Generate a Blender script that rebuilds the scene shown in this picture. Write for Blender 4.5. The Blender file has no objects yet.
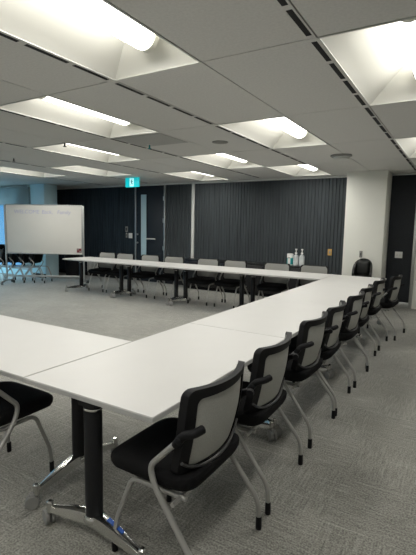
import bpy, bmesh, math, random
from mathutils import Vector, Matrix
random.seed(7)
S = bpy.context.scene
COL = S.collection
PI = math.pi

# ------------------------------------------------------------------ camera
CAM_H = 1.46
YAW, PITCH, ROLL, FPX = 0.539624, 0.118662, 0.019017, 423.785
f = Vector((-math.sin(YAW), math.cos(YAW), 0)); r = Vector((math.cos(YAW), math.sin(YAW), 0)); u = Vector((0, 0, 1))
f2 = f*math.cos(PITCH) - u*math.sin(PITCH); u2 = u*math.cos(PITCH) + f*math.sin(PITCH)
r3 = r*math.cos(ROLL) + u2*math.sin(ROLL); u3 = -r*math.sin(ROLL) + u2*math.cos(ROLL)
cd = bpy.data.cameras.new('camera'); cam = bpy.data.objects.new('camera', cd); COL.objects.link(cam)
m = Matrix((r3, u3, -f2)).transposed().to_4x4(); m.translation = (0, 0, CAM_H); cam.matrix_world = m
cd.sensor_fit = 'HORIZONTAL'; cd.sensor_width = 36; cd.lens = 36*FPX/416; cd.clip_start = .05
S.camera = cam

# ------------------------------------------------------------------ light and exposure
TUBE_POWER = 6.0           # glow of the diffuser of every ceiling lamp
LAMP_WATTS = 12.4          # light each ceiling lamp sends down
LAMP_COLOUR = (1.0, .98, .935)
SKY_HORIZON = (0.09, 0.36, 0.72); SKY_ZENITH = (0.45, 0.80, 1.0); SKY_POWER = 11.0   # hazy low sky, bright high sky
S.view_settings.view_transform = 'Standard'; S.view_settings.look = 'None'
S.view_settings.exposure = 0.0; S.view_settings.gamma = 1.0; S.view_settings.use_curve_mapping = False
W = bpy.data.worlds.new('sky'); S.world = W; W.use_nodes = True
bg = W.node_tree.nodes['Background']; bg.inputs[1].default_value = 1
_n = W.node_tree.nodes; _tc = _n.new('ShaderNodeTexCoord'); _sx = _n.new('ShaderNodeSeparateXYZ'); _rp = _n.new('ShaderNodeValToRGB')
W.node_tree.links.new(_tc.outputs['Generated'], _sx.inputs[0]); W.node_tree.links.new(_sx.outputs['Z'], _rp.inputs[0]); W.node_tree.links.new(_rp.outputs[0], bg.inputs[0])
_rp.color_ramp.elements[0].position = .10; _rp.color_ramp.elements[0].color = (*SKY_HORIZON, 1)
_rp.color_ramp.elements[1].position = .55; _rp.color_ramp.elements[1].color = (*[c*SKY_POWER for c in SKY_ZENITH], 1)
try:
    S.cycles.max_bounces = 10; S.cycles.diffuse_bounces = 6
    S.cycles.sample_clamp_indirect = 6
except Exception: pass

# ------------------------------------------------------------------ materials
def mat(name, col, rough=.6, metal=0., spec=None, noise=None, bump=None, coat=0, trans=0, alpha=1, emit=None, sheen=0):
    """noise=(scale vec, amount): tone variation in object space; bump=(scale vec, strength)"""
    M = bpy.data.materials.new(name); M.use_nodes = True
    nt = M.node_tree; b = nt.nodes['Principled BSDF']
    b.inputs['Base Color'].default_value = (*col, 1); b.inputs['Roughness'].default_value = rough; b.inputs['Metallic'].default_value = metal
    if spec is not None: b.inputs['Specular IOR Level'].default_value = spec
    if coat: b.inputs['Coat Weight'].default_value = coat
    if trans: b.inputs['Transmission Weight'].default_value = trans
    if alpha < 1: b.inputs['Alpha'].default_value = alpha
    if sheen: b.inputs['Sheen Weight'].default_value = sheen
    if emit: b.inputs['Emission Color'].default_value = (*emit[0], 1); b.inputs['Emission Strength'].default_value = emit[1]
    def tex(scale, detail=4):
        tc = nt.nodes.new('ShaderNodeTexCoord'); mp = nt.nodes.new('ShaderNodeMapping'); mp.inputs['Scale'].default_value = scale
        n = nt.nodes.new('ShaderNodeTexNoise'); n.inputs['Scale'].default_value = 1; n.inputs['Detail'].default_value = detail
        nt.links.new(tc.outputs['Object'], mp.inputs[0]); nt.links.new(mp.outputs[0], n.inputs['Vector']); return n
    if noise:
        n = tex(noise[0]); rmp = nt.nodes.new('ShaderNodeValToRGB')
        a = noise[1]
        rmp.color_ramp.elements[0].position = .3; rmp.color_ramp.elements[1].position = .7
        rmp.color_ramp.elements[0].color = (*[c*(1-a) for c in col], 1); rmp.color_ramp.elements[1].color = (*[min(1, c*(1+a)) for c in col], 1)
        nt.links.new(n.outputs['Fac'], rmp.inputs[0]); nt.links.new(rmp.outputs[0], b.inputs['Base Color'])
    if bump:
        n = tex(bump[0]); bp = nt.nodes.new('ShaderNodeBump'); bp.inputs['Strength'].default_value = bump[1]; bp.inputs['Distance'].default_value = .01
        nt.links.new(n.outputs['Fac'], bp.inputs['Height']); nt.links.new(bp.outputs[0], b.inputs['Normal'])
    return M

def carpet_material():
    M = bpy.data.materials.new('carpet'); M.use_nodes = True; nt = M.node_tree; N = nt.nodes; Lk = nt.links
    b = N['Principled BSDF']; b.inputs['Roughness'].default_value = .9; b.inputs['Specular IOR Level'].default_value = .25; b.inputs['Sheen Weight'].default_value = .25
    tc = N.new('ShaderNodeTexCoord')
    def streak(sc, lo, hi):
        mp = N.new('ShaderNodeMapping'); mp.inputs['Scale'].default_value = sc
        n = N.new('ShaderNodeTexNoise'); n.inputs['Scale'].default_value = 1; n.inputs['Detail'].default_value = 3
        mr = N.new('ShaderNodeMapRange'); mr.inputs[1].default_value = lo; mr.inputs[2].default_value = hi
        Lk.new(tc.outputs['Object'], mp.inputs[0]); Lk.new(mp.outputs[0], n.inputs['Vector']); Lk.new(n.outputs['Fac'], mr.inputs[0]); return mr
    sa = streak((85, 7.0, 1), .38, .68); sb = streak((7.0, 85, 1), .38, .68)
    ck = N.new('ShaderNodeTexChecker'); ck.inputs['Scale'].default_value = 2.0
    Lk.new(tc.outputs['Object'], ck.inputs['Vector'])
    mx = N.new('ShaderNodeMix'); Lk.new(ck.outputs['Fac'], mx.inputs[0]); Lk.new(sa.outputs[0], mx.inputs[2]); Lk.new(sb.outputs[0], mx.inputs[3])
    fine = streak((110, 110, 110), .36, .64); big = streak((1.3, 1.3, 1), .3, .7)
    line = streak((1.2, 45, 1), .60, .70)
    def mul(a, k): 
        q = N.new('ShaderNodeMath'); q.operation = 'MULTIPLY'; Lk.new(a, q.inputs[0]); q.inputs[1].default_value = k; return q.outputs[0]
    def add(a, c):
        q = N.new('ShaderNodeMath'); q.operation = 'ADD'; Lk.new(a, q.inputs[0]); Lk.new(c, q.inputs[1]); return q.outputs[0]
    tot = add(add(mul(mx.outputs[0], .24), mul(fine.outputs[0], .46)), add(mul(big.outputs[0], .14), mul(line.outputs[0], .22)))
    rp = N.new('ShaderNodeValToRGB'); rp.color_ramp.elements[0].color = (.072, .070, .061, 1); rp.color_ramp.elements[1].color = (.46, .452, .405, 1)
    Lk.new(tot, rp.inputs[0]); Lk.new(rp.outputs[0], b.inputs['Base Color'])
    bp = N.new('ShaderNodeBump'); bp.inputs['Strength'].default_value = .35; bp.inputs['Distance'].default_value = .006
    Lk.new(tot, bp.inputs['Height']); Lk.new(bp.outputs[0], b.inputs['Normal'])
    return M

MAT = dict(
    carpet=carpet_material(),
    tile=mat('ceiling_tile', (.68, .672, .65), .95, spec=.1, noise=((60, 60, 60), .05)),
    fabric_wall_navy=mat('ribbed_wall_cloth_navy', (.026, .038, .049), .9, spec=.15, noise=((30, 30, 1.2), .35)),  # darker, bluer copy of the ribbed wall cloth, left of the door
    daylight_tint=mat('wall_daylight_tint', (.60, .80, .86), .85, spec=.2, noise=((3, 3, 3), .02)),  # blue of the window daylight put into the wall colour
    grille=mat('grey_grille', (.44, .44, .425), .8, noise=((90, 90, 90), .2)),
    plaster=mat('plaster', (.66, .66, .64), .9, spec=.2, noise=((3, 3, 3), .02)),
    column=mat('column_paint', (.77, .77, .71), .85, spec=.2, noise=((2, 2, 2), .02)),
    fabric_wall=mat('ribbed_wall_cloth', (.054, .062, .067), .9, spec=.15, noise=((30, 30, 1.2), .22)),
    panel=mat('dark_panel', (.012, .015, .019), .6, spec=.3, noise=((40, 40, 40), .15)),
    door=mat('door_paint', (.012, .017, .024), .5, spec=.4),
    slab=mat('slab_dark', (.12, .12, .12), .9),
    reflector=mat('lamp_reflector', (.74, .735, .69), .55, spec=.3),
    trim_white=mat('white_metal_trim', (.62, .63, .60), .5),
    alu=mat('brushed_aluminium', (.50, .51, .50), .38, .8, noise=((4, 4, 90), .06)),
    laminate=mat('white_laminate', (.545, .54, .525), .45, spec=.35, noise=((5, 5, 5), .012)),
    edge=mat('grey_edge_band', (.42, .42, .41), .5),
    black_metal=mat('black_powder_coat', (.008, .0085, .010), .42, spec=.3),
    black_plastic=mat('black_plastic', (.007, .007, .008), .55, spec=.2, bump=((300, 300, 300), .05)),
    seat=mat('black_seat_cloth', (.0085, .0085, .009), .92, spec=.15, noise=((220, 220, 220), .3), bump=((300, 300, 300), .2)),
    mesh=mat('grey_mesh_cloth', (.28, .28, .262), .85, spec=.15, noise=((260, 260, 200), .12), bump=((400, 400, 400), .2)),
    mesh_rear=mat('grey_mesh_cloth_brightened', (.43, .43, .40), .85, spec=.15, noise=((260, 260, 200), .12)),  # lighter copy of the mesh cloth, makes up for shade on the rear
    silver=mat('silver_tube', (.40, .395, .375), .40, .45),
    chrome=mat('polished_metal', (.72, .72, .70), .16, 1.0),
    castor=mat('grey_castor', (.25, .25, .24), .55),
    castor_dark=mat('dark_castor', (.05, .05, .05), .5),
    film=mat('blue_film', (.02, .11, .50), .35),
    board=mat('whiteboard_enamel', (.63, .62, .585), .4, spec=.3, noise=((1.5, 1.5, 3), .02)),
    ink=mat('faded_marker_ink', (.42, .42, .58), .6),
    red=mat('dark_red_sticker', (.16, .025, .03), .6),
    black=mat('matt_black', (.008, .008, .009), .7, spec=.3),
    credenza=mat('black_sideboard', (.010, .010, .011), .3, spec=.5),
    teal=mat('exit_teal', (.0, .42, .45), .4, emit=((.0, .60, .66), .55)),
    exit_white=mat('exit_white', (.55, .95, .95), .4, emit=((.45, 1., 1.), .75)),
    exit_dark=mat('exit_figure', (.0, .20, .24), .5),
    white_plastic=mat('white_plastic', (.72, .72, .70), .4),
    grey_plastic=mat('grey_plastic', (.27, .27, .25), .5),
    yellow=mat('yellow_plate', (.52, .31, .08), .45),
    clear=mat('clear_plastic', (.72, .75, .76), .15, alpha=.55),
    teal_label=mat('teal_label', (.01, .30, .31), .5),
    glass=mat('window_glass', (1, 1, 1), .02, alpha=.12),
    lit_glass=mat('door_glass_backlight_tint', (.40, .55, .60), .3, spec=.5),  # opaque pale blue stands in for the lit space behind the glass
    blind=mat('roller_blind_cloth', (.42, .50, .54), .9, noise=((4, 4, 4), .04)),
    vinyl=mat('black_vinyl', (.012, .013, .012), .32, spec=.5),
    tube=mat('lamp_diffuser', (.9, .9, .86), .5, emit=((1.0, .975, .91), TUBE_POWER)),
    cap=mat('lamp_end_cap', (.78, .78, .70), .5),
)

def make_translucent(M, col, k):
    nt = M.node_tree; b = nt.nodes['Principled BSDF']; out = nt.nodes['Material Output']
    tr = nt.nodes.new('ShaderNodeBsdfTranslucent'); tr.inputs[0].default_value = (*col, 1)
    mx = nt.nodes.new('ShaderNodeMixShader'); mx.inputs[0].default_value = k
    nt.links.new(b.outputs[0], mx.inputs[1]); nt.links.new(tr.outputs[0], mx.inputs[2]); nt.links.new(mx.outputs[0], out.inputs[0])
make_translucent(MAT['blind'], (.90, .84, .76), .72)

# ------------------------------------------------------------------ mesh helpers
def add_box(bm, c, size, bevel=0, seg=2, rot=None):
    ret = bmesh.ops.create_cube(bm, size=1)
    vs = ret['verts']
    for v in vs: v.co = Vector((v.co.x*size[0], v.co.y*size[1], v.co.z*size[2]))
    if bevel:
        es = list({e for v in vs for e in v.link_edges})
        g = bmesh.ops.bevel(bm, geom=es, offset=bevel, segments=seg, affect='EDGES', profile=.5)
        vs = list({v for fc in g['faces'] for v in fc.verts} | {v for v in vs if v.is_valid})
    for v in vs:
        p = v.co
        if rot is not None: p = rot @ p
        v.co = p + Vector(c)
    return vs

def smooth_path(pts, rad=.03, n=4):
    """round the corners of a polyline"""
    P = [Vector(p) for p in pts]; out = [P[0]]
    for i in range(1, len(P)-1):
        a, b, c = P[i-1], P[i], P[i+1]
        d1 = (a-b); d2 = (c-b); k = min(rad, d1.length*.45, d2.length*.45)
        p, q = b + d1.normalized()*k, b + d2.normalized()*k
        for j in range(n+1):
            t = j/n; out.append(p*(1-t)**2 + b*2*t*(1-t) + q*t*t)
    out.append(P[-1]); return out

def add_tube(bm, pts, rad, seg=10, closed=False, cap=True):
    P = [Vector(p) for p in pts]; n = len(P); rings = []
    R = rad if isinstance(rad, (list, tuple)) else [rad]*n
    prev = None
    for i in range(n):
        if closed: t = (P[(i+1) % n]-P[i-1]).normalized()
        else: t = (P[min(i+1, n-1)]-P[max(i-1, 0)]).normalized()
        if prev is None:
            a = Vector((0, 0, 1)) if abs(t.z) < .9 else Vector((1, 0, 0))
            nx = t.cross(a).normalized()
        else:
            nx = (prev - t*prev.dot(t)).normalized()
        prev = nx; ny = t.cross(nx)
        rings.append([bm.verts.new(P[i] + (nx*math.cos(2*PI*k/seg) + ny*math.sin(2*PI*k/seg))*R[i]) for k in range(seg)])
    m_ = n if closed else n-1
    for i in range(m_):
        A, B = rings[i], rings[(i+1) % n]
        for k in range(seg): bm.faces.new((A[k], A[(k+1) % seg], B[(k+1) % seg], B[k]))
    if cap and not closed:
        bm.faces.new(rings[0][::-1]); bm.faces.new(rings[-1])

def add_lathe(bm, prof, c=(0, 0, 0), seg=20, axis='z', sx=1, sy=1):
    rings = []
    def tr(x, y, z):
        if axis == 'y': x, y, z = x, z, -y
        if axis == 'x': x, y, z = z, y, -x
        return Vector((x, y, z)) + Vector(c)
    for rr, z in prof:
        rings.append([bm.verts.new(tr(rr*sx*math.cos(2*PI*k/seg), rr*sy*math.sin(2*PI*k/seg), z)) for k in range(seg)])
    for A, B in zip(rings, rings[1:]):
        for k in range(seg): bm.faces.new((A[k], A[(k+1) % seg], B[(k+1) % seg], B[k]))
    bm.faces.new(rings[0][::-1]); bm.faces.new(rings[-1])

def add_prism(bm, poly, d):
    """poly: list of 3-D points (planar), extruded by the vector d"""
    d = Vector(d); A = [bm.verts.new(Vector(p)) for p in poly]; B = [bm.verts.new(Vector(p)+d) for p in poly]; n = len(poly)
    bm.faces.new(A[::-1]); bm.faces.new(B)
    for i in range(n): bm.faces.new((A[i], A[(i+1) % n], B[(i+1) % n], B[i]))

def obj(name, bm, material, parent=None, smooth=False, loc=None):
    bmesh.ops.recalc_face_normals(bm, faces=bm.faces)
    me = bpy.data.meshes.new(name); bm.to_mesh(me); bm.free()
    me.materials.append(MAT[material])
    if smooth:
        for p in me.polygons: p.use_smooth = True
        try: me.set_sharp_from_angle(angle=math.radians(40))
        except Exception: pass
    o = bpy.data.objects.new(name, me); COL.objects.link(o)
    if parent: o.parent = parent
    if loc: o.location = loc
    return o

def nb(): return bmesh.new()
def boxobj(name, c, size, material, parent=None, bevel=0, rot=None, seg=2):
    b = nb(); add_box(b, c, size, bevel, seg, rot); return obj(name, b, material, parent, smooth=bool(bevel))

def tag(o, label, cat, group=None):
    o['label'] = label; o['category'] = cat
    if group: o['group'] = group
    return o
def thing(name, label, cat, loc=(0, 0, 0), rz=0, group=None):
    o = bpy.data.objects.new(name, None); COL.objects.link(o); o.location = loc; o.rotation_euler = (0, 0, rz); o.empty_display_size = .1
    return tag(o, label, cat, group)
def struct(o): o['kind'] = 'structure'; return o
def dup(root, loc, rz, label, group=None):
    c = root.copy(); COL.objects.link(c); c.location = loc; c.rotation_euler = (0, 0, rz); c['label'] = label
    if group: c['group'] = group
    for ch in list(root.children):
        k = ch.copy(); COL.objects.link(k); k.parent = c
        for g in list(ch.children):
            q = g.copy(); COL.objects.link(q); q.parent = k
    return c

# ------------------------------------------------------------------ dimensions of the room
XL, XR, YB, YF, ZC = -12.3, 2.3, 8.72, -2.6, 2.518
MOD = 1.5                      # ceiling module
LX = [0.72, -.785, -2.29, -3.79, -5.29, -6.80, -8.30]      # the slot lines
YL = [-2.06, -.56, .94, 2.44, 3.94, 5.44, 6.94, 8.44]      # the cross lines

# floor
b = nb(); add_box(b, ((XL+XR)/2, (YB+YF)/2, -.05), (XR-XL+.4, YB-YF+.4, .1)); struct(obj('floor', b, 'carpet'))

# fixtures: (x left, y start)
FIX = [(LX[1], 2.44), (LX[1], 5.44), (LX[1], -.56),
       (LX[2], .94), (LX[2], 3.94), (LX[2], -2.06), (LX[3], 2.44), (LX[3], 5.44), (LX[3], -.56), (LX[2]-.75, 6.94),
       (LX[4], 3.94), (LX[4], 6.94), (LX[4], .94), (LX[5], 5.44), (LX[5], 2.44), (LX[6], 5.0), (LX[6], .94)]
FIX = [(x, y) for x, y in FIX]
FW, FL = .75, MOD

# ceiling: separate tiles with fine joints, left out where a lamp is let in
xs = sorted(set([XR+.02, 1.47] + LX + [x+.75 for x in LX] + [-9.05, -9.80, -10.55, -11.3, XL]))
b = nb()
def hole(x0, x1, y0, y1):
    for fx, fy in FIX:
        if x0 < fx+FW-.02 and x1 > fx+.02 and y0 < fy+FL-.02 and y1 > fy+.02: return (fx, fy)
    return None
ys_all = [YF] + [y for y in YL if y > YF+.05] + [YB]
for i in range(len(xs)-1):
    x0, x1 = xs[i], xs[i+1]
    yy = sorted(set(ys_all + [v for fx, fy in FIX if abs(fx-x0) < .05 for v in (fy, fy+FL) if v < YB]))
    for y0, y1 in zip(yy, yy[1:]):
        if y1-y0 < .02 or hole(x0, x1, y0, y1): continue
        g = .005
        add_box(b, ((x0+x1)/2, (y0+y1)/2, ZC+.0075), (x1-x0-2*g, y1-y0-2*g, .015))
struct(obj('ceiling', b, 'tile'))
for x0, x1, y1 in ((-10.75, XR+.3, YB+.3), (XL-.2, -10.75, 7.66)):
    b = nb(); add_box(b, ((x0+x1)/2, (y1+YF-.3)/2, ZC+.40), (x1-x0, y1-YF+.3, .1)); struct(obj('ceiling', b, 'slab'))

# walls ------------------------------------------------------------
def ribbed(name, x0, x1, z0, z1, y, mtl='fabric_wall'):
    """vertical ribs as real relief: profile swept up the wall"""
    bm = nb(); pitch = .070; n = max(1, round((x1-x0)/pitch)); p = (x1-x0)/n
    prof = []
    for i in range(n):
        xa = x0+i*p; dpt = .014 + .006*random.random()
        prof += [(xa, y), (xa+.12*p, y-dpt), (xa+.72*p, y-dpt), (xa+.84*p, y)]
    prof.append((x1, y))
    lo = [bm.verts.new((a, c, z0)) for a, c in prof]; hi = [bm.verts.new((a, c, z1)) for a, c in prof]
    for i in range(len(prof)-1): bm.faces.new((lo[i], lo[i+1], hi[i+1], hi[i]))
    A = [bm.verts.new((x0, y+.15, z)) for z in (z0, z1)]; B = [bm.verts.new((x1, y+.15, z)) for z in (z0, z1)]
    bm.faces.new((lo[0], hi[0], A[1], A[0])); bm.faces.new((lo[-1], B[0], B[1], hi[-1])); bm.faces.new((A[0], A[1], B[1], B[0]))
    return struct(obj(name, bm, mtl))
ZW = ZC-.035
ribbed('wall_back', -5.63, -1.90, 0, ZW, YB)
ribbed('wall_back', -6.49, -5.72, 0, ZW, YB)
ribbed('wall_back', -10.7, -7.49, 0, ZW, YB, 'fabric_wall_navy')
struct(boxobj('wall_back', ((-.745+XR)/2, YB+.05, ZC/2), (XR+.745, .1, ZC), 'column'))
struct(boxobj('trim_1', (-5.675, YB-.005, ZW/2), (.075, .05, ZW), 'trim_white', bevel=.004))
struct(boxobj('trim_2', ((-10.7-1.95)/2, YB-.012, ZW+.016), (-1.95+10.7, .05, .034), 'trim_white'))
struct(boxobj('baseboard_back', ((-10.7-7.49)/2, YB-.022, .05), (-7.49+10.7, .012, .1), 'black'))
struct(boxobj('baseboard_back', ((-6.49-1.94)/2, YB-.022, .05), (-1.94+6.49, .012, .1), 'black'))
# the pale column
struct(boxobj('wall_column', ((-1.936-1.24)/2, (8.165+YB+.1)/2, ZC/2), (.696, YB+.1-8.165, ZC), 'column', bevel=.006))
# dark framed panel right of it
struct(boxobj('door_2', (-1.02, YB+.02, ZC/2), (.46, .04, ZC-.01), 'panel'))
struct(boxobj('trim_3', (-.772, YB-.005, ZC/2), (.056, .07, ZC-.004), 'alu', bevel=.004))
struct(boxobj('trim_4', (-1.02, YB-.004, .055), (.44, .03, .11), 'alu', bevel=.004))
struct(boxobj('trim_5', (-1.02, YB-.004, ZC-.02), (.44, .03, .036), 'alu', bevel=.004))
# door 1
D = boxobj('door_1', (-6.99, YB-.012, ZW/2), (.89, .045, ZW-.02), 'door', bevel=.003); struct(D)
boxobj('glass_strip', (-7.183, YB-.036, 1.47), (.185, .012, 1.58), 'lit_glass', D)
b = nb()
for zz in (.66, 2.28): add_box(b, (-7.183, YB-.04, zz), (.22, .014, .02))
for xx in (-7.285, -7.081): add_box(b, (xx, YB-.04, 1.47), (.014, .014, 1.62))
obj('glass_bead', b, 'black_metal', D)
b = nb(); add_tube(b, [(-7.06, YB-.085, 1.125), (-6.78, YB-.085, 1.125)], .018, 12)
for xx in (-7.03, -6.81): add_tube(b, [(xx, YB-.085, 1.125), (xx, YB-.03, 1.125)], .008, 8)
obj('handle', b, 'trim_white', D, True)
for zz in (1.235, 1.015):
    b = nb(); add_lathe(b, [(.012, 0), (.022, .004), (.022, .03), (.014, .04)], (-7.385, YB-.034, zz), 14, 'y'); 
    for v in b.verts: v.co.y = 2*(YB-.034)-v.co.y if v.co.y > YB-.034 else v.co.y
    obj('lock', b, 'alu', D, True)
for n_, x_ in (('trim_6', -7.465), ('trim_7', -6.515)):
    struct(boxobj(n_, (x_, YB-.015, ZW/2), (.036, .06, ZW), 'alu', bevel=.003))
# hinges on the right post
for zz in (2.15, 1.6, .9): boxobj('hinge', (-6.548, YB-.04, zz), (.018, .016, .11), 'alu', D)

# window corner on the far side: a glazed wall facing the room and a glazed side wall
def wbox(name, x0, x1, y0, y1, z0, z1, mtl, bevel=0):
    return struct(boxobj(name, ((x0+x1)/2, (y0+y1)/2, (z0+z1)/2), (x1-x0, y1-y0, z1-z0), mtl, bevel=bevel))
PX0, PX1, PY = -10.19, -9.63, 7.53
wbox('wall_column', PX0, PX1, PY, 7.96, 0, ZC-.002, 'daylight_tint', .004)
wbox('wall_left', -10.72, -10.60, 7.6, YB+.3, 0, ZC+.35, 'plaster')
wbox('wall_left', -10.72, PX0, 7.84, 7.96, 0, ZC+.35, 'plaster')
wbox('baseboard_left', PX0, PX1+.01, PY-.012, PY, 0, .11, 'black')
wbox('wall_left', XL, PX0, PY, PY+.12, ZC-.06, ZC+.36, 'daylight_tint')
wbox('wall_left', XL, PX0, PY, PY+.12, 0, .16, 'daylight_tint')
wbox('wall_left', XL-.1, XL+.25, PY, PY+.12, .16, ZC-.06, 'daylight_tint')
def window(name, c0, c1, z0, z1, fixed, axis, n):
    """a glazed opening with n panes between c0 and c1 along the axis"""
    th, fr = .05, nb()
    def bx(a0, a1, q0, q1): 
        if axis == 'x': add_box(fr, ((a0+a1)/2, fixed, (q0+q1)/2), (a1-a0, .06, q1-q0))
        else: add_box(fr, (fixed, (a0+a1)/2, (q0+q1)/2), (.06, a1-a0, q1-q0))
    w = (c1-c0)/n
    for i in range(n+1): bx(max(c0, c0+i*w-th/2), min(c1, c0+i*w+th/2), z0, z1)
    bx(c0, c1, z0, z0+th); bx(c0, c1, z1-th, z1)
    o = struct(obj(name, fr, 'alu'))
    for i in range(n):
        a0, a1 = c0+i*w+th/2, c0+(i+1)*w-th/2; zc, zh = (z0+z1)/2, z1-z0-2*th
        boxobj('pane', ((a0+a1)/2, fixed, zc) if axis == 'x' else (fixed, (a0+a1)/2, zc), (a1-a0, .008, zh) if axis == 'x' else (.008, a1-a0, zh), 'glass', o)
    return o
window('window_1', XL+.25, PX0, .16, ZC-.06, PY+.07, 'x', 2)
wbox('wall_left', XL-.12, XL, YF-.1, PY+.12, 0, .30, 'daylight_tint'); wbox('wall_left', XL-.12, XL, YF-.1, PY+.12, 2.42, ZC+.36, 'daylight_tint')
wbox('wall_left', XL-.12, XL, 7.2, PY+.12, .30, 2.42, 'daylight_tint'); wbox('wall_left', XL-.12, XL, 3.3, 3.6, .30, 2.42, 'daylight_tint'); wbox('wall_left', XL-.12, XL, YF-.1, -.3, .30, 2.42, 'daylight_tint')
window('window_2', 3.6, 7.2, .30, 2.42, XL-.06, 'y', 3); window('window_3', -.3, 3.3, .30, 2.42, XL-.06, 'y', 3)
rb = thing('roller_blind', 'pale blue-grey roller blind partly lowered over the window behind the whiteboard', 'blind', (-11.13, PY-.05, 1.985))
boxobj('cloth', (0, 0, .255), (1.84, .006, .49), 'blind', rb)
b = nb(); add_tube(b, [(-.93, .005, .49), (.93, .005, .49)], .030, 12); obj('roller', b, 'blind', rb, True)
boxobj('bottom_rail', (0, 0, .0), (1.84, .02, .04), 'alu', rb, bevel=.004)

# right and rear walls of the room (beyond the frame)
struct(boxobj('wall_right', (XR+.06, (YB+YF)/2, ZC/2+.2), (.12, YB-YF+.4, ZC+.4), 'plaster'))
struct(boxobj('wall_front', ((XL+XR)/2, YF-.06, ZC/2+.2), (XR-XL+.4, .12, ZC+.4), 'plaster'))
struct(boxobj('wall_back', ((-10.7+XR)/2, YB+.24, ZC/2+.2), (XR+10.7+.4, .12, ZC+.5), 'slab'))

# ------------------------------------------------------------------ ceiling lamps
ORD = ['first', 'second', 'third', 'fourth', 'fifth', 'sixth', 'seventh', 'eighth']
def ceiling_lamp(x, y, label):
    t = thing('ceiling_light', label, 'ceiling light', (x, y, ZC), 0, 'troffer lights in the ceiling')
    g = .006; w, l, d = FW-2*g, FL-2*g, .255
    ins, te = .13, .21
    lo = [(g, g), (FW-g, g), (FW-g, FL-g), (g, FL-g)]
    tx0, tx1 = .32, .60
    hi = [(tx0, te), (tx1, te), (tx1, FL-te), (tx0, FL-te)]
    bm = nb()
    L_ = [bm.verts.new((a, c, 0)) for a, c in lo]; H_ = [bm.verts.new((a, c, d)) for a, c in hi]
    L2 = [bm.verts.new((a, c, .004)) for a, c in [(0.004, 0.004), (FW-.004, .004), (FW-.004, FL-.004), (.004, FL-.004)]]
    H2 = [bm.verts.new((a + (-.01 if a < .4 else .01), c + (-.01 if c < .5 else .01), d+.01)) for a, c in hi]
    for i in range(4):
        j = (i+1) % 4
        bm.faces.new((L_[i], L_[j], H_[j], H_[i])); bm.faces.new((L2[i], H2[i], H2[j], L2[j])); bm.faces.new((L_[i], L2[i], L2[j], L_[j]))
    bm.faces.new(H_); bm.faces.new(H2[::-1])
    obj('reflector', bm, 'reflector', t)
    b = nb(); c0, c1 = FW/2, FL/2
    for (cx, cy, sx, sy) in ((.006, c1, .012, FL-.004), (FW-.006, c1, .012, FL-.004), (c0, .006, FW-.004, .012), (c0, FL-.006, FW-.004, .012)):
        add_box(b, (cx, cy, -.002), (sx, sy, .006))
    obj('frame', b, 'trim_white', t)
    cx, cz, R = .45, .140, .086
    b = nb(); add_lathe(b, [(R*.985, .20), (R, .205), (R, FL-.225), (R*.985, FL-.22)], (cx, 0, cz), 24, 'y')
    for v in b.verts: v.co.y = abs(v.co.y)
    obj('diffuser', b, 'tube', t, True)
    for ya, yb_ in ((.16, .20), (FL-.22, FL-.17)):
        b = nb(); add_lathe(b, [(R*.7, 0), (R*1.0, .012), (R*1.0, yb_-ya)], (cx, 0, cz), 24, 'y')
        ymin = min(v.co.y for v in b.verts); ymax = max(v.co.y for v in b.verts)
        for v in b.verts:
            k = (v.co.y-ymin)/(ymax-ymin); k = k if ya > 1 else 1-k
            v.co.y = ya + (yb_-ya)*(1-k if ya > 1 else k) if ya < 1 else ya + (yb_-ya)*k
        obj('end_cap', b, 'cap', t, True)
    ld = bpy.data.lights.new('lamp_light', 'AREA'); ld.shape = 'RECTANGLE'; ld.size = .13; ld.size_y = 1.12; ld.energy = LAMP_WATTS; ld.color = LAMP_COLOUR
    lo_ = bpy.data.objects.new('lamp_light', ld); COL.objects.link(lo_); lo_.parent = t; lo_.location = (cx, FL/2-.03, cz-R-.003)
    return t
rowname = {LX[0]: 'over the open floor beyond the chair row', LX[1]: 'above the chair-side table row', LX[2]: 'above the inner edge of the chair-side table row',
           LX[2]-.75: '', LX[3]: 'over the carpet, nearer the chair row', LX[4]: 'in line with the white wall post',
           LX[5]: 'in line with the dark door', LX[6]: 'over the whiteboard side of the room'}
lamps = {}
for x, y in FIX:
    if x == LX[2]-.75: lab = 'troffer ceiling light touching the ribbed wall beside the pale column'
    else:
        same = sorted([q for q in FIX if q[0] == x], key=lambda q: -q[1]); k = same.index((x, y))
        lab = 'ceiling light %s, %s from the back wall' % (rowname[x], ORD[k])
    ceiling_lamp(x, y, lab)

# slotted air diffusers on the slot lines
slot0 = None
linename = ['over the open floor beyond the chairs', 'above the chair-side table row', 'ending at the pale column wall', 'over the middle of the carpet',
            'meeting the wall by the white post', 'meeting the wall at the dark door', 'over the whiteboard']
for i, x in enumerate(LX):
    rows = [(k, y) for k, y in enumerate(YL[:-1]) if y > -.7]
    for k, y in rows:
        lab = 'slotted air vent %s, %s length from the back wall' % (linename[i], ORD[len(YL)-2-k])
        if any(hole(x-.07, x-.005, y+.1, y+1.4) for _ in (0,)): 
            continue
        if slot0 is None:
            t = slot0 = thing('air_vent', lab, 'air vent', (x, y, ZC), 0, 'slotted air vents in the ceiling')
            boxobj('strip', (-.036, .75, -.0015), (.066, 1.494, .003), 'tile', t)
            for q in range(4):
                boxobj('slot', (-.030, .20+.365*q, -.003), (.032, .315, .003), 'black', t)
        else: dup(slot0, (x, y, ZC), 0, lab)

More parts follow.
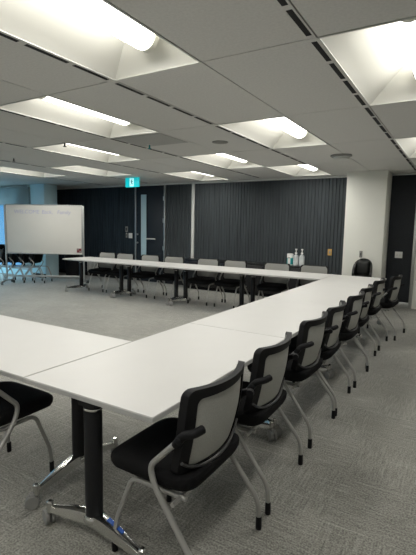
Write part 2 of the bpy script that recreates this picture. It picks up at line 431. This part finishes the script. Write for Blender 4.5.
# small ceiling fittings
b = nb(); add_lathe(b, [(.10, 0), (.10, -.006), (.085, -.010)], (0, 0, 0), 28); o = obj('ceiling_speaker', b, 'grey_plastic', None, True, (-2.707, 4.749, ZC)); tag(o, 'round flat grey speaker grille set in the ceiling tile', 'speaker')
t = thing('smoke_detector', 'white round smoke detector on the ceiling near the pale column', 'smoke detector', (-1.60, 6.33, ZC))
b = nb(); add_lathe(b, [(.15, 0), (.15, -.018), (.13, -.028)], seg=28); obj('base', b, 'castor', t, True)
b = nb(); add_lathe(b, [(.11, -.026), (.105, -.056), (.07, -.066)], seg=24); obj('sensor_head', b, 'trim_white', t, True)
o = boxobj('return_air_grille', (-3.42, 4.28, ZC-.004), (.70, .58, .006), 'grille'); tag(o, 'darker grey square grille in the ceiling next to a lamp', 'air grille')
def sprinkler(x, y, lab, cone='castor_dark'):
    t = thing('sprinkler', lab, 'sprinkler', (x, y, ZC), 0, 'ceiling sprinklers')
    b = nb(); add_lathe(b, [(.035, 0), (.033, -.008)], seg=16); obj('cover_ring', b, 'trim_white', t, True)
    b = nb(); add_tube(b, [(0, 0, -.005), (0, 0, -.05)], .010, 8); obj('body', b, cone, t, True)
    b = nb(); add_lathe(b, [(.024, -.05), (.024, -.055)], seg=12); obj('deflector', b, cone, t, True)
sprinkler(-3.62, 4.49, 'small sprinkler hanging from the ceiling over the middle of the carpet', 'teal_label')
sprinkler(-6.40, 4.44, 'small dark sprinkler hanging from the ceiling toward the windows')
sprinkler(-4.55, 3.90, 'small dark sprinkler at the edge of a ceiling light')

# ------------------------------------------------------------------ wall fittings
def plate(name, label, cat, x, y, z, w, h, mtl, group=None, kind=0):
    t = thing(name, label, cat, (x, y, z), 0, group)
    b = nb(); add_box(b, (0, -.006, 0), (w, .012, h), .003); obj('plate', b, mtl, t, True)
    b = nb()
    if kind == 0: add_box(b, (0, -.015, 0), (w*.36, .008, h*.42), .002)
    elif kind == 1:
        for sx in (-.2, .2): add_box(b, (w*sx, -.015, 0), (w*.22, .008, h*.4), .002)
    else: add_box(b, (0, -.014, 0), (w*.62, .006, h*.62), .002)
    obj('button' if kind != 1 else 'rocker', b, {'grey_plastic': 'castor_dark', 'white_plastic': 'trim_white'}.get(mtl, 'grey_plastic'), t, True)
    return t
yw = YB-.014
plate('wall_switch', 'grey card reader plate above the other switches left of the door', 'switch', -7.79, yw, 1.36, .085, .14, 'grey_plastic', None, 2)
plate('wall_switch', 'narrow grey switch left of the white square plate beside the door', 'switch', -7.79, yw, 1.20, .055, .13, 'grey_plastic')
plate('wall_switch', 'white square light switch plate next to the door post', 'switch', -7.655, yw, 1.19, .125, .135, 'white_plastic', None, 1)
plate('wall_outlet', 'yellow wooden-toned outlet plate on the ribbed dark wall', 'outlet', -2.325, yw, .995, .082, .13, 'yellow')
plate('wall_outlet', 'small grey outlet on the pale column above the black chair', 'outlet', -1.609, 8.165, 1.015, .055, .12, 'grey_plastic')
plate('wall_switch', 'white square switch plate on the dark panel beyond the last chair', 'switch', -1.032, YB-.001, 1.005, .13, .12, 'white_plastic', None, 1)

# exit sign
t = thing('exit_sign', 'teal running-man exit sign hanging under the ceiling in front of the door', 'exit sign', (-6.36, 7.3, 2.405))
boxobj('body', (0, .0, 0), (.385, .04, .205), 'teal', t, bevel=.006)
boxobj('doorway', (-.005, -.0215, 0), (.115, .004, .175), 'exit_white', t)
b = nb()
yy = -.026
add_lathe(b, [(.013, 0), (.013, .004)], (.004, yy, .055), 14, 'y')
for a, c, w in (((0, .038), (-.006, -.005), .022), ((-.006, -.005), (.022, -.030), .015), ((.022, -.030), (.012, -.062), .013), ((-.006, -.005), (-.014, -.038), .015), ((-.014, -.038), (-.038, -.056), .013),
                ((.002, .034), (.026, .014), .011), ((.026, .014), (.040, .024), .010), ((-.002, .034), (-.028, .020), .011), ((-.028, .020), (-.034, -.002), .010)):
    a = Vector((a[0], yy, a[1])); c = Vector((c[0], yy, c[1])); dd = (c-a); ang = math.atan2(dd.z, dd.x)
    add_box(b, (a+c)/2, (dd.length+w*.6, .004, w), rot=Matrix.Rotation(-ang, 3, 'Y'))
obj('running_figure', b, 'exit_dark', t)
b = nb(); add_tube(b, [(-.1, 0, .10), (-.1, 0, .114)], .008, 8); add_tube(b, [(.1, 0, .10), (.1, 0, .114)], .008, 8); obj('hanger', b, 'alu', t)

# ------------------------------------------------------------------ tables
def castor(parent, x, y, z_top, ang, mtl='castor', R=.035, name='castor'):
    """twin-wheel castor: stem, fork and two wheels, trailing in direction ang"""
    bm = nb(); dx, dy = math.cos(ang), math.sin(ang); cx, cy = x+dx*.022, y+dy*.022
    nx, ny = -dy, dx
    for s in (-1, 1):
        c = Vector((cx+nx*s*.014, cy+ny*s*.014, R))
        prof = [(R*.55, -.010), (R*.96, -.009), (R, -.004), (R, .004), (R*.96, .009), (R*.55, .010)]
        rot = Vector((0, 0, 1)).rotation_difference(Vector((nx, ny, 0))).to_matrix()
        n0 = len(bm.verts); add_lathe(bm, prof, (0, 0, 0), 18); bm.verts.ensure_lookup_table()
        for v in bm.verts[n0:]: v.co = rot @ v.co + c
    w = obj(name, bm, mtl, parent, True)
    bm = nb()
    add_tube(bm, [(x, y, z_top), (x, y, R*1.9)], .008, 8)
    add_tube(bm, [(x, y, R*2.0), (cx+dx*.006, cy+dy*.006, R*2.0), (cx+dx*.018, cy+dy*.018, R*1.5)], [.012, .015, .008], 8)
    obj('stem', bm, 'castor' if mtl == 'castor' else mtl, w, True)
    return w

TW, TT, TH = .785, .026, .725
def table(label, loc, rz, L, group, film=False):
    """flip-top table, long along local x, depth along local y, origin under its centre"""
    t = thing('folding_table', label, 'table', loc, rz, group)
    b = nb(); add_box(b, (0, 0, TH-.002), (L-.003, TW-.003, .004), .0015, 1); top = obj('tabletop', b, 'laminate', t)
    b = nb(); add_box(b, (0, 0, TH-.004-(TT-.004)/2), (L-.001, TW-.001, TT-.004), .002, 1); obj('edge_band', b, 'edge', t)
    boxobj('rail', (0, .04, TH-TT-.028), (L-.30, .05, .045), 'black_metal', t, bevel=.006)
    for s in (-1, 1):
        x = s*(L/2-.105)
        b = nb(); YO = .04
        b2 = b; add_lathe(b, [(.040, .085), (.041, .09), (.041, .64), (.038, .645)], (x, YO, 0), 24, sx=.95, sy=1.1)
        leg = obj('leg', b, 'black_metal', t, True)
        b = nb(); add_prism(b, [(x-.042, YO-.075, TH-TT), (x-.042, YO+.075, TH-TT), (x-.042, YO+.05, .638), (x-.042, YO-.05, .638)], (.084, 0, 0)); obj('bracket', b, 'black_metal', leg)
        b = nb(); add_lathe(b, [(.0425, .618), (.0432, .620), (.0432, .626), (.0425, .628)], (x, YO, 0), 24, sx=.95, sy=1.1); obj('collar', b, 'chrome', leg, True)
        # cast foot: hub and two arched tapering arms
        bm = nb(); add_lathe(bm, [(.045, .062), (.050, .070), (.048, .092), (.041, .100)], (x, YO, 0), 20)
        AL = {1: .215, -1: .360}
        for sg in (-1, 1):
            st = [(.0, .040, .056, .104, 0), (.06, .036, .056, .110, .010), (.15, .029, .060, .112, .035), (.24, .021, .070, .108, .063), (.30, .015, .078, .104, .080)]
            rings = []
            for (yy, hw, zl, zh, ox) in st:
                rings.append([bm.verts.new((x+s*ox+a*hw, YO+sg*yy*(AL[sg]/.30), z)) for a, z in ((-1, zl+.004), (-.6, zl), (.6, zl), (1, zl+.004), (.75, zh-.004), (.35, zh), (-.35, zh), (-.75, zh-.004))])
            for A, B in zip(rings, rings[1:]):
                for k in range(8): bm.faces.new((A[k], A[(k+1) % 8], B[(k+1) % 8], B[k]))
            bm.faces.new(rings[-1])
            add_lathe(bm, [(.015, .070), (.017, .075), (.017, .122), (.010, .128)], (x+s*.080, YO+sg*AL[sg], 0), 12)
        foot = obj('foot', bm, 'chrome', t, True)
        for sg in (-1, 1):
            castor(foot, x+s*.080, YO+sg*AL[sg], .075, sg*(PI/2 + s*(.35 if sg > 0 else .75)))
            if film and sg < 0:
                b = nb(); add_prism(b, [(x+s*.010-.011, YO+sg*.10, .1122), (x+s*.010+.011, YO+sg*.10, .1122), (x+s*.040+.009, YO+sg*.22, .1130), (x+s*.040-.009, YO+sg*.22, .1130)], (0, 0, .0012)); obj('protective_film', b, 'film', foot)
    return t
LT = 1.44
X0, X1 = -.975, -1.76; XM = (X0+X1)/2
YN = 1.231
gR = 'tables of the row along the chairs'
labs = ['white folding table nearest the camera with its corner pointing at the front chair', 'white folding table second from the near corner in the chair-side row',
        'white folding table third along the chair-side row', 'white folding table at the far end of the chair-side row near the pale column']
for i in range(4): table(labs[i], (XM, YN+LT*(i+.5), 0), PI/2, LT-.004, gR, film=i < 2)
LF = 1.41
labs = ['white folding table of the far row joining the chair-side row at the corner', 'white folding table of the far row second from the chair-side corner',
        'white folding table of the far row in front of the white wall post and door', 'white folding table of the far row with a free end near the whiteboard']
YFB = 7.0
for i in range(4): table(labs[i], (X1-LF*(i+.5)-.004, YFB-TW/2, 0), 0, LF-.004, 'tables of the far row')
table('white folding table at the near end reaching out of view on the whiteboard side', (X1-LT/2-.004, YN+TW/2+.005, 0), 0, LT-.004, None, film=False)

# ------------------------------------------------------------------ nesting chairs
def loft(bm, layers, closed_top=True):
    rings = [[bm.verts.new(p) for p in ring] for ring in layers]; n = len(rings[0])
    for A, B in zip(rings, rings[1:]):
        for k in range(n): bm.faces.new((A[k], A[(k+1) % n], B[(k+1) % n], B[k]))
    bm.faces.new(rings[0][::-1]); bm.faces.new(rings[-1])
def sgnpow(v, p): return math.copysign(abs(v)**p, v)
def seat_mesh(flip=False):
    bm = nb(); n = 36; layers = []
    for z, k in ((.392, .70), (.396, .86), (.410, .95), (.432, .992), (.452, 1.0), (.466, .985), (.474, .94), (.477, .80), (.474, .5), (.472, .2)):
        ring = []
        for i in range(n):
            a = 2*PI*i/n; c_, s_ = math.cos(a), math.sin(a)
            x = .238*sgnpow(c_, .30)*k; y = .235*sgnpow(s_, .30)*k
            x *= 1-.05*(y > 0)*(y/.235)
            zz = z - .016*max(0, (y-.06)/.16)**2 + .010*max(0, (-y-.05)/.17)**2
            ring.append((x, y+.066, zz+.006))
        layers.append(ring)
    loft(bm, layers)
    if flip:
        R = Matrix.Rotation(math.radians(78), 4, 'X')
        for v in bm.verts:
            p = v.co - Vector((0, -.18, .43)); v.co = (R @ p) + Vector((0, -.03, .455))
    return bm
def back_pt(uu, vv, off=0):
    z = .485 + .355*vv
    y = -.140 - .052*vv - .014*math.sin(PI*vv) - .06*max(0, vv-.75)**1.5
    w = .232 + .012*math.sin(PI*min(1, vv*.9+.05))
    y += .055*uu*uu
    return Vector((w*uu, y+off, z + .008*uu*uu*max(0, vv-.5)*2))
def rloop(mu, mv, rad=.16, n=6):
    """rounded rectangle in (u,v) with margins"""
    out = []; u0, u1, v0, v1 = -1+mu, 1-mu, mv[0], 1-mv[1]; ru, rv = rad, rad*.7
    for cu, cv, a0 in ((u1-ru, v1-rv, 0), (u0+ru, v1-rv, PI/2), (u0+ru, v0+rv, PI), (u1-ru, v0+rv, 1.5*PI)):
        for i in range(n+1):
            a = a0+PI/2*i/n; out.append((cu+ru*math.cos(a), cv+rv*math.sin(a)))
    # subdivide the straight runs
    res = []
    for i in range(len(out)):
        p, q = out[i], out[(i+1) % len(out)]; d = math.hypot(p[0]-q[0], p[1]-q[1]); k = max(1, int(d/.16))
        for j in range(k): t = j/k; res.append((p[0]*(1-t)+q[0]*t, p[1]*(1-t)+q[1]*t))
    return res
def chair(label, loc, rz, group, seat_up=False, name='nesting_chair'):
    t = thing(name, label, 'chair', loc, rz, group)
    obj('seat', seat_mesh(seat_up), 'seat', t, True)
    # back frame: a ring with a rectangular section
    outer = rloop(0, (0, 0), .13); N_ = len(outer)
    bm = nb(); rings = []
    for (a, c) in outer:
        ia = max(-.80, min(.80, a)) if abs(a) > .80 else a
        ic = min(.885, max(.06, c))
        # shrink towards the inside
        ia, ic = a*.80, .06 + c*(.885-.06)
        fo, ba = .013 + .010*abs(a), -.012
        rings.append([bm.verts.new(back_pt(a, c, fo)), bm.verts.new(back_pt(a, c, ba)), bm.verts.new(back_pt(ia, ic, ba+.002)), bm.verts.new(back_pt(ia, ic, fo-.004))])
    for i in range(N_):
        A, B = rings[i], rings[(i+1) % N_]
        for k in range(4): bm.faces.new((A[k], A[(k+1) % 4], B[(k+1) % 4], B[k]))
    obj('back_frame', bm, 'black_plastic', t, True)
    bm = nb(); nu, nv = 12, 10; G = {}
    for side in (0, 1):      # the cloth is drawn over the front of the frame; behind, it shows inside the frame
        for i in range(nu+1):
            for j in range(nv+1):
                if side == 0: a = -.93+1.86*i/nu; c = .03+.945*j/nv
                else: a = -.82+1.64*i/nu; c = .05+.845*j/nv
                k = max(0, abs(c-.5)/.4775-.82)/.18 if side == 0 else max(0, abs(c-.47)/.4225-.75)/.25
                off = .016+.010*abs(a) if side == 0 else -.003
                a *= 1-(.13 if side == 0 else .10)*k*k
                G[side, i, j] = bm.verts.new(back_pt(a, c, off))
    for side in (0, 1):
        for i in range(nu):
            for j in range(nv): bm.faces.new((G[side, i, j], G[side, i+1, j], G[side, i+1, j+1], G[side, i, j+1]))
    for i in range(nu):
        for j in (0, nv): bm.faces.new((G[0, i, j], G[0, i+1, j], G[1, i+1, j], G[1, i, j]))
    for j in range(nv):
        for i in (0, nu): bm.faces.new((G[0, i, j], G[0, i, j+1], G[1, i, j+1], G[1, i, j]))
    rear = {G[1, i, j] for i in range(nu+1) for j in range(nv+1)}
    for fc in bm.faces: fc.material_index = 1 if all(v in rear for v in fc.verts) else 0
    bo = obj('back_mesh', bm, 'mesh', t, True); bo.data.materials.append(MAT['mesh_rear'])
    bm = nb(); pts = [back_pt(-.97+1.94*i/16, .02+.16*abs(-1+i/8)**4, -.016) for i in range(17)]
    add_tube(bm, pts, .007, 8); obj('lower_rim', bm, 'castor_dark', t, True)
    # arm stub, pivot cap and legs on each side
    for s in (-1, 1):
        # arm stub: from the tube top round to the rear of the frame
        bm = nb(); add_tube(bm, smooth_path([(s*.250, -.105, .626), (s*.250, -.138, .676), (s*.246, -.188, .694), (s*.205, -.198, .698)], .03), .0175, 10)
        obj('arm_bracket', bm, 'black_plastic', t, True)
        bm = nb(); add_lathe(bm, [(.014, 0), (.014, .006), (.010, .009)], (0, 0, 0), 12, 'x')
        for v in bm.verts: v.co = Vector((s*(.262+abs(v.co.x)), v.co.y-.128, v.co.z+.655))
        obj('pivot_cap', bm, 'black_plastic', t, True)
        # rear leg tube, bending forward under the arm and back to the floor
        bm = nb(); add_tube(bm, smooth_path([(s*.250, -.125, .655), (s*.250, .020, .505), (s*.255, -.005, .435), (s*.268, -.232, .150), (s*.270, -.238, .055)], .045, 5), .0125, 10)
        lg = obj('leg', bm, 'silver', t, True)
        bm = nb(); add_lathe(bm, [(.0135, 0), (.015, .003), (.0145, .060), (.0128, .066)], (s*.270, -.2385, 0), 12); obj('foot', bm, 'black_plastic', lg, True)
        # front leg tube running on under the seat
        bm = nb(); add_tube(bm, smooth_path([(s*.200, -.125, .384), (s*.200, .155, .384), (s*.204, .246, .150), (s*.206, .254, .055)], .045, 5), .0115, 10)
        lg = obj('leg', bm, 'silver', t, True)
        bm = nb(); add_lathe(bm, [(.0125, 0), (.014, .003), (.0135, .060), (.0118, .066)], (s*.206, .2545, 0), 12); obj('foot', bm, 'black_plastic', lg, True)
    bm = nb(); add_tube(bm, [(-.262, -.10, .384), (.262, -.10, .384)], .010, 8)
    obj('cross_bar', bm, 'silver', t, True)
    # spine plate joining seat and back
    boxobj('back_bracket', (0, -.125, .445), (.15, .03, .09), 'black_plastic', t, bevel=.01)
    return t
c0 = chair('grey-mesh black chair in the corner nearest the camera, back to the aisle', (-.99, 1.51, 0), PI/2 + .0, 'chairs along the aisle side of the tables')
ys = [2.17, 2.95, 3.53, 4.25, 4.87, 5.68, 6.33]
labs = ['second chair along the aisle-side row, just behind the corner chair', 'third chair along the aisle-side row, counted from the near table corner',
        'fourth chair along the aisle-side row, counted from the near table corner', 'fifth chair along the aisle-side row, its back half hidden by the fourth',
        'sixth chair along the aisle-side row, mostly hidden behind the fifth', 'seventh chair along the aisle-side row, second from the far end',
        'last chair of the aisle-side row, pushed out toward the dark panel']
xs_ = [-1.0, -1.01, -1.01, -1.0, -1.02, -1.02, -.90]; rot = [.02, -.03, .03, -.02, .02, -.02, -.10]
for y, x, a, l in zip(ys, xs_, rot, labs): dup(c0, (x, y, 0), PI/2+a, l)
fx = [-6.89, -6.36, -5.66, -5.04, -4.23, -3.64, -2.80, -2.13]
pos = ['first from the whiteboard end', 'second from the whiteboard end', 'third from the whiteboard end, below the door glass', 'fourth from the whiteboard end, left of the white post',
       'fourth from the corner, right of the white post', 'third from the corner', 'second from the corner, left of the bottles', 'nearest the corner, right of the bottles']
for i, x in enumerate(fx):
    dup(c0, (x, 6.93, 0), PI + random.uniform(-.04, .04), 'grey-backed chair behind the far tables, ' + pos[i], 'chairs behind the far tables')
dup(c0, (-2.20, 1.31, 0), 0, 'black seat of a chair cut off by the picture edge, under the near table', None)
# folded chairs nested behind the whiteboard, seats tipped up
n0 = None
ordn = ['first', 'second', 'third', 'fourth', 'fifth', 'sixth']
for i in range(5):
    lab = 'folded chair nested behind the whiteboard, %s from the window end' % ordn[i]
    p = Vector((-10.05, 6.45, 0)) + Vector((.23, .115, 0))*i; a = math.atan2(.115, .23) - PI/2
    if n0 is None: n0 = chair(lab, p, a, 'folded chairs nested behind the whiteboard', True)
    else: dup(n0, p, a, lab)

# ------------------------------------------------------------------ mobile whiteboard
A = Vector((-9.42, 6.27, 0)); B = Vector((-7.86, 7.22, 0)); d = (B-A); Wb = d.length; ang = math.atan2(d.y, d.x)
t = thing('whiteboard', 'mobile whiteboard on castors with faint handwriting near the windows', 'whiteboard', (A+B)/2, ang)
hw = Wb/2
boxobj('board', (0, 0, 1.325), (Wb-.03, .022, 1.14), 'board', t, bevel=.002)
b = nb()
for zz in (1.325-.580, 1.325+.580): add_box(b, (0, 0, zz), (Wb, .034, .024), .005)
for s in (-1, 1): add_box(b, (s*(hw-.011), 0, 1.325), (.022, .034, 1.18), .005)
obj('frame', b, 'alu', t, True)
for s in (-1, 1):
    b = nb(); add_box(b, (s*(hw+.022), 0, .99), (.034, .034, 1.82), .006); obj('post', b, 'alu', t, True)
    b = nb(); add_box(b, (s*(hw+.022), 0, .085), (.036, .56, .035), .008); ft = obj('foot', b, 'alu', t, True)
    for sg in (-1, 1): castor(ft, s*(hw+.022), sg*.255, .08, 1.2*sg, 'castor_dark', .034)
b = nb(); add_box(b, (0, 0, .20), (Wb+.02, .028, .045), .006); obj('cross_bar', b, 'alu', t, True)
b = nb(); add_box(b, (hw-.085, -.016, .835), (.11, .008, .10), .002); st = obj('sticker', b, 'red', t, True)
b = nb()
for sx, sz in ((-.027, .026), (.027, -.024)): add_box(b, (hw-.085+sx, -.0215, .835+sz), (.036, .003, .030))
obj('sticker_panel', b, 'castor', st)
def writing(text, size, loc, parent, material, name='writing'):
    c = bpy.data.curves.new(name, 'FONT'); c.body = text; c.size = size; c.extrude = .0008; c.shear = .12
    tmp = bpy.data.objects.new(name, c); COL.objects.link(tmp)
    dg = bpy.context.evaluated_depsgraph_get(); me = bpy.data.meshes.new_from_object(tmp.evaluated_get(dg))
    bpy.data.objects.remove(tmp); bpy.data.curves.remove(c)
    me.materials.clear(); me.materials.append(MAT[material])
    o = bpy.data.objects.new(name, me); COL.objects.link(o); o.parent = parent; o.location = loc; o.rotation_euler = (PI/2, 0, 0); return o
for wd, ox in (('WELCOME', .20), ('Back,', .86), ('Family', 1.23)): writing(wd, .125, (-hw+ox, -.0125, 1.70), t, 'ink')

# black bin beyond the whiteboard
t = thing('waste_bin', 'black bin standing on the carpet below the end of the whiteboard', 'bin', (-9.35, 8.2, 0))
b = nb(); add_lathe(b, [(.165, 0), (.175, .01), (.205, .54), (.20, .545)], seg=28); obj('body', b, 'black', t, True)
b = nb(); add_lathe(b, [(.21, .545), (.213, .555), (.21, .60), (.17, .625)], seg=28); obj('lid', b, 'black_plastic', t, True)
# slatted heater against the wall
t = thing('wall_heater', 'low white slatted heater on the dark wall past the table end', 'heater', (-9.0, YB-.03, .0))
boxobj('back_panel', (0, -.02, .30), (.50, .03, .34), 'grey_plastic', t, bevel=.006)
b = nb()
for i in range(9): add_box(b, (-.22+.055*i, -.045, .30), (.026, .02, .33), .004)
obj('slats', b, 'white_plastic', t, True)
for s in (-1, 1): boxobj('leg', (s*.2, -.03, .065), (.03, .05, .13), 'grey_plastic', t)

# ------------------------------------------------------------------ sideboard and the bottles on it
SX0, SX1, SD = -5.66, -2.62, .42; sy = YB-.03-SD/2
t = thing('sideboard', 'long low black sideboard against the ribbed wall behind the far chairs', 'sideboard', ((SX0+SX1)/2, sy, 0))
SL = SX1-SX0
boxobj('carcass', (0, .01, .375), (SL-.02, SD-.03, .59), 'credenza', t, bevel=.004)
boxobj('top', (0, 0, .685), (SL, SD, .03), 'credenza', t, bevel=.004)
boxobj('plinth', (0, .03, .04), (SL-.08, SD-.10, .08), 'black', t)
nd = 6
for i in range(nd):
    w = (SL-.04)/nd; x = -SL/2+.02+w*(i+.5)
    dr = boxobj('door', (x, -SD/2+.002, .375), (w-.006, .018, .57), 'credenza', t, bevel=.003)
    boxobj('handle', (x + (w*.38 if i % 2 == 0 else -w*.38), -SD/2-.014, .52), (.012, .014, .14), 'black_metal', dr, bevel=.003)
zt = .70
t = thing('wipes_tub', 'white tub of wipes with teal label on the black sideboard', 'tub', (-3.085, 8.48, zt))
b = nb(); add_lathe(b, [(.062, 0), (.066, .004), (.066, .205), (.062, .212)], seg=28); obj('body', b, 'white_plastic', t, True)
b = nb(); add_lathe(b, [(.067, .212), (.067, .232), (.055, .240)], seg=28); obj('lid', b, 'white_plastic', t, True)
b = nb(); seg = 12
for a0, a1 in ((PI*1.02, PI*1.36), (PI*1.64, PI*1.98)):
    pr = []
    for i in range(seg+1):
        a = a0+(a1-a0)*i/seg; pr.append((math.cos(a), math.sin(a)))
    for i in range(seg):
        vs = [b.verts.new((pr[k][0]*rr, pr[k][1]*rr, z)) for k, rr, z in ((i, .0668, .02), (i+1, .0668, .02), (i+1, .0668, .15), (i, .0668, .15), (i, .0655, .02), (i+1, .0655, .02), (i+1, .0655, .15), (i, .0655, .15))]
        for q in ((0, 1, 2, 3), (4, 7, 6, 5), (0, 4, 5, 1), (3, 2, 6, 7), (0, 3, 7, 4), (1, 5, 6, 2)): b.faces.new([vs[k] for k in q])
obj('label_band', b, 'teal_label', t)
boxobj('label_print', (0, -.0665, .155), (.052, .003, .02), 'grey_plastic', t)
def pump_bottle(x, y, lab):
    t = thing('pump_bottle', lab, 'bottle', (x, y, zt), 0, 'pump bottles on the sideboard')
    b = nb(); add_lathe(b, [(.050, 0), (.056, .006), (.056, .170), (.048, .205), (.022, .225), (.018, .24)], seg=24); obj('body', b, 'clear', t, True)
    b = nb(); add_lathe(b, [(.049, .004), (.052, .008), (.052, .12), (.049, .124)], seg=24); obj('gel', b, 'white_plastic', t, True)
    b = nb(); add_lathe(b, [(.023, .238), (.024, .242), (.024, .268), (.012, .274), (.008, .276), (.008, .318)], seg=16); obj('collar', b, 'white_plastic', t, True)
    b = nb(); add_box(b, (0, 0, .332), (.040, .036, .030), .008); add_tube(b, [(0, -.01, .336), (.020, -.045, .334), (.026, -.060, .322)], [.011, .009, .006], 8); obj('pump_head', b, 'white_plastic', t, True)
pump_bottle(-2.955, 8.47, 'clear pump bottle between the wipes tub and the other bottle')
pump_bottle(-2.835, 8.49, 'clear pump bottle with white head on the side away from the tub')

# ------------------------------------------------------------------ round-backed black chair by the column
t = thing('round_back_chair', 'black round-backed padded chair standing against the pale column', 'chair', (-1.50, 7.82, 0), PI)
def shell_pt(a, z, off=0):   # tub wall around the rear, chair faces local +y
    return Vector(((.170+off)*math.sin(a), -(.16+off)*math.cos(a)+.02, z))
bm = nb(); na = 20; G = {}
for i in range(na+1):
    a = -1.75+3.5*i/na
    top = .955 - .26*(abs(a)/1.75)**2.2
    for j in range(7):
        z = .60+(top-.60)*j/6
        G[i, j, 0] = bm.verts.new(shell_pt(a, z, 0)); G[i, j, 1] = bm.verts.new(shell_pt(a, z, -.035))
for i in range(na):
    for j in range(6):
        for s in (0, 1): bm.faces.new((G[i, j, s], G[i+1, j, s], G[i+1, j+1, s], G[i, j+1, s]))
    bm.faces.new((G[i, 6, 0], G[i+1, 6, 0], G[i+1, 6, 1], G[i, 6, 1])); bm.faces.new((G[i, 0, 0], G[i+1, 0, 0], G[i+1, 0, 1], G[i, 0, 1]))
for j in range(6):
    for i in (0, na): bm.faces.new((G[i, j, 0], G[i, j+1, 0], G[i, j+1, 1], G[i, j, 1]))
obj('back_shell', bm, 'vinyl', t, True)
bm = nb(); add_box(bm, (0, -.045, .80), (.20, .085, .24), .04, 4); obj('back_cushion', bm, 'vinyl', t, True)
bm = nb(); loft(bm, [[(.175*sgnpow(math.cos(2*PI*i/28), .6)*k, .16*sgnpow(math.sin(2*PI*i/28), .6)*k+.02, z) for i in range(28)] for z, k in ((.53, .9), (.54, 1), (.60, 1), (.62, .93), (.625, .6))]); obj('seat', bm, 'vinyl', t, True)
bm = nb()
add_tube(bm, [(.18*math.cos(a), .165*math.sin(a)+.02, .545) for a in [2*PI*i/28 for i in range(28)]], .014, 8, closed=True); obj('seat_ring', bm, 'chrome', t, True)
for sx in (-1, 1):
    for sy_ in (-1, 1):
        bm = nb(); add_tube(bm, [(sx*.13, sy_*.11+.02, .54), (sx*.17, sy_*.15+.02, .01)], .012, 10); lg = obj('leg', bm, 'black_metal', t, True)
        bm = nb(); add_lathe(bm, [(.016, 0), (.016, .012)], (sx*.17, sy_*.15+.02, 0), 10); obj('foot', bm, 'black_plastic', lg, True)
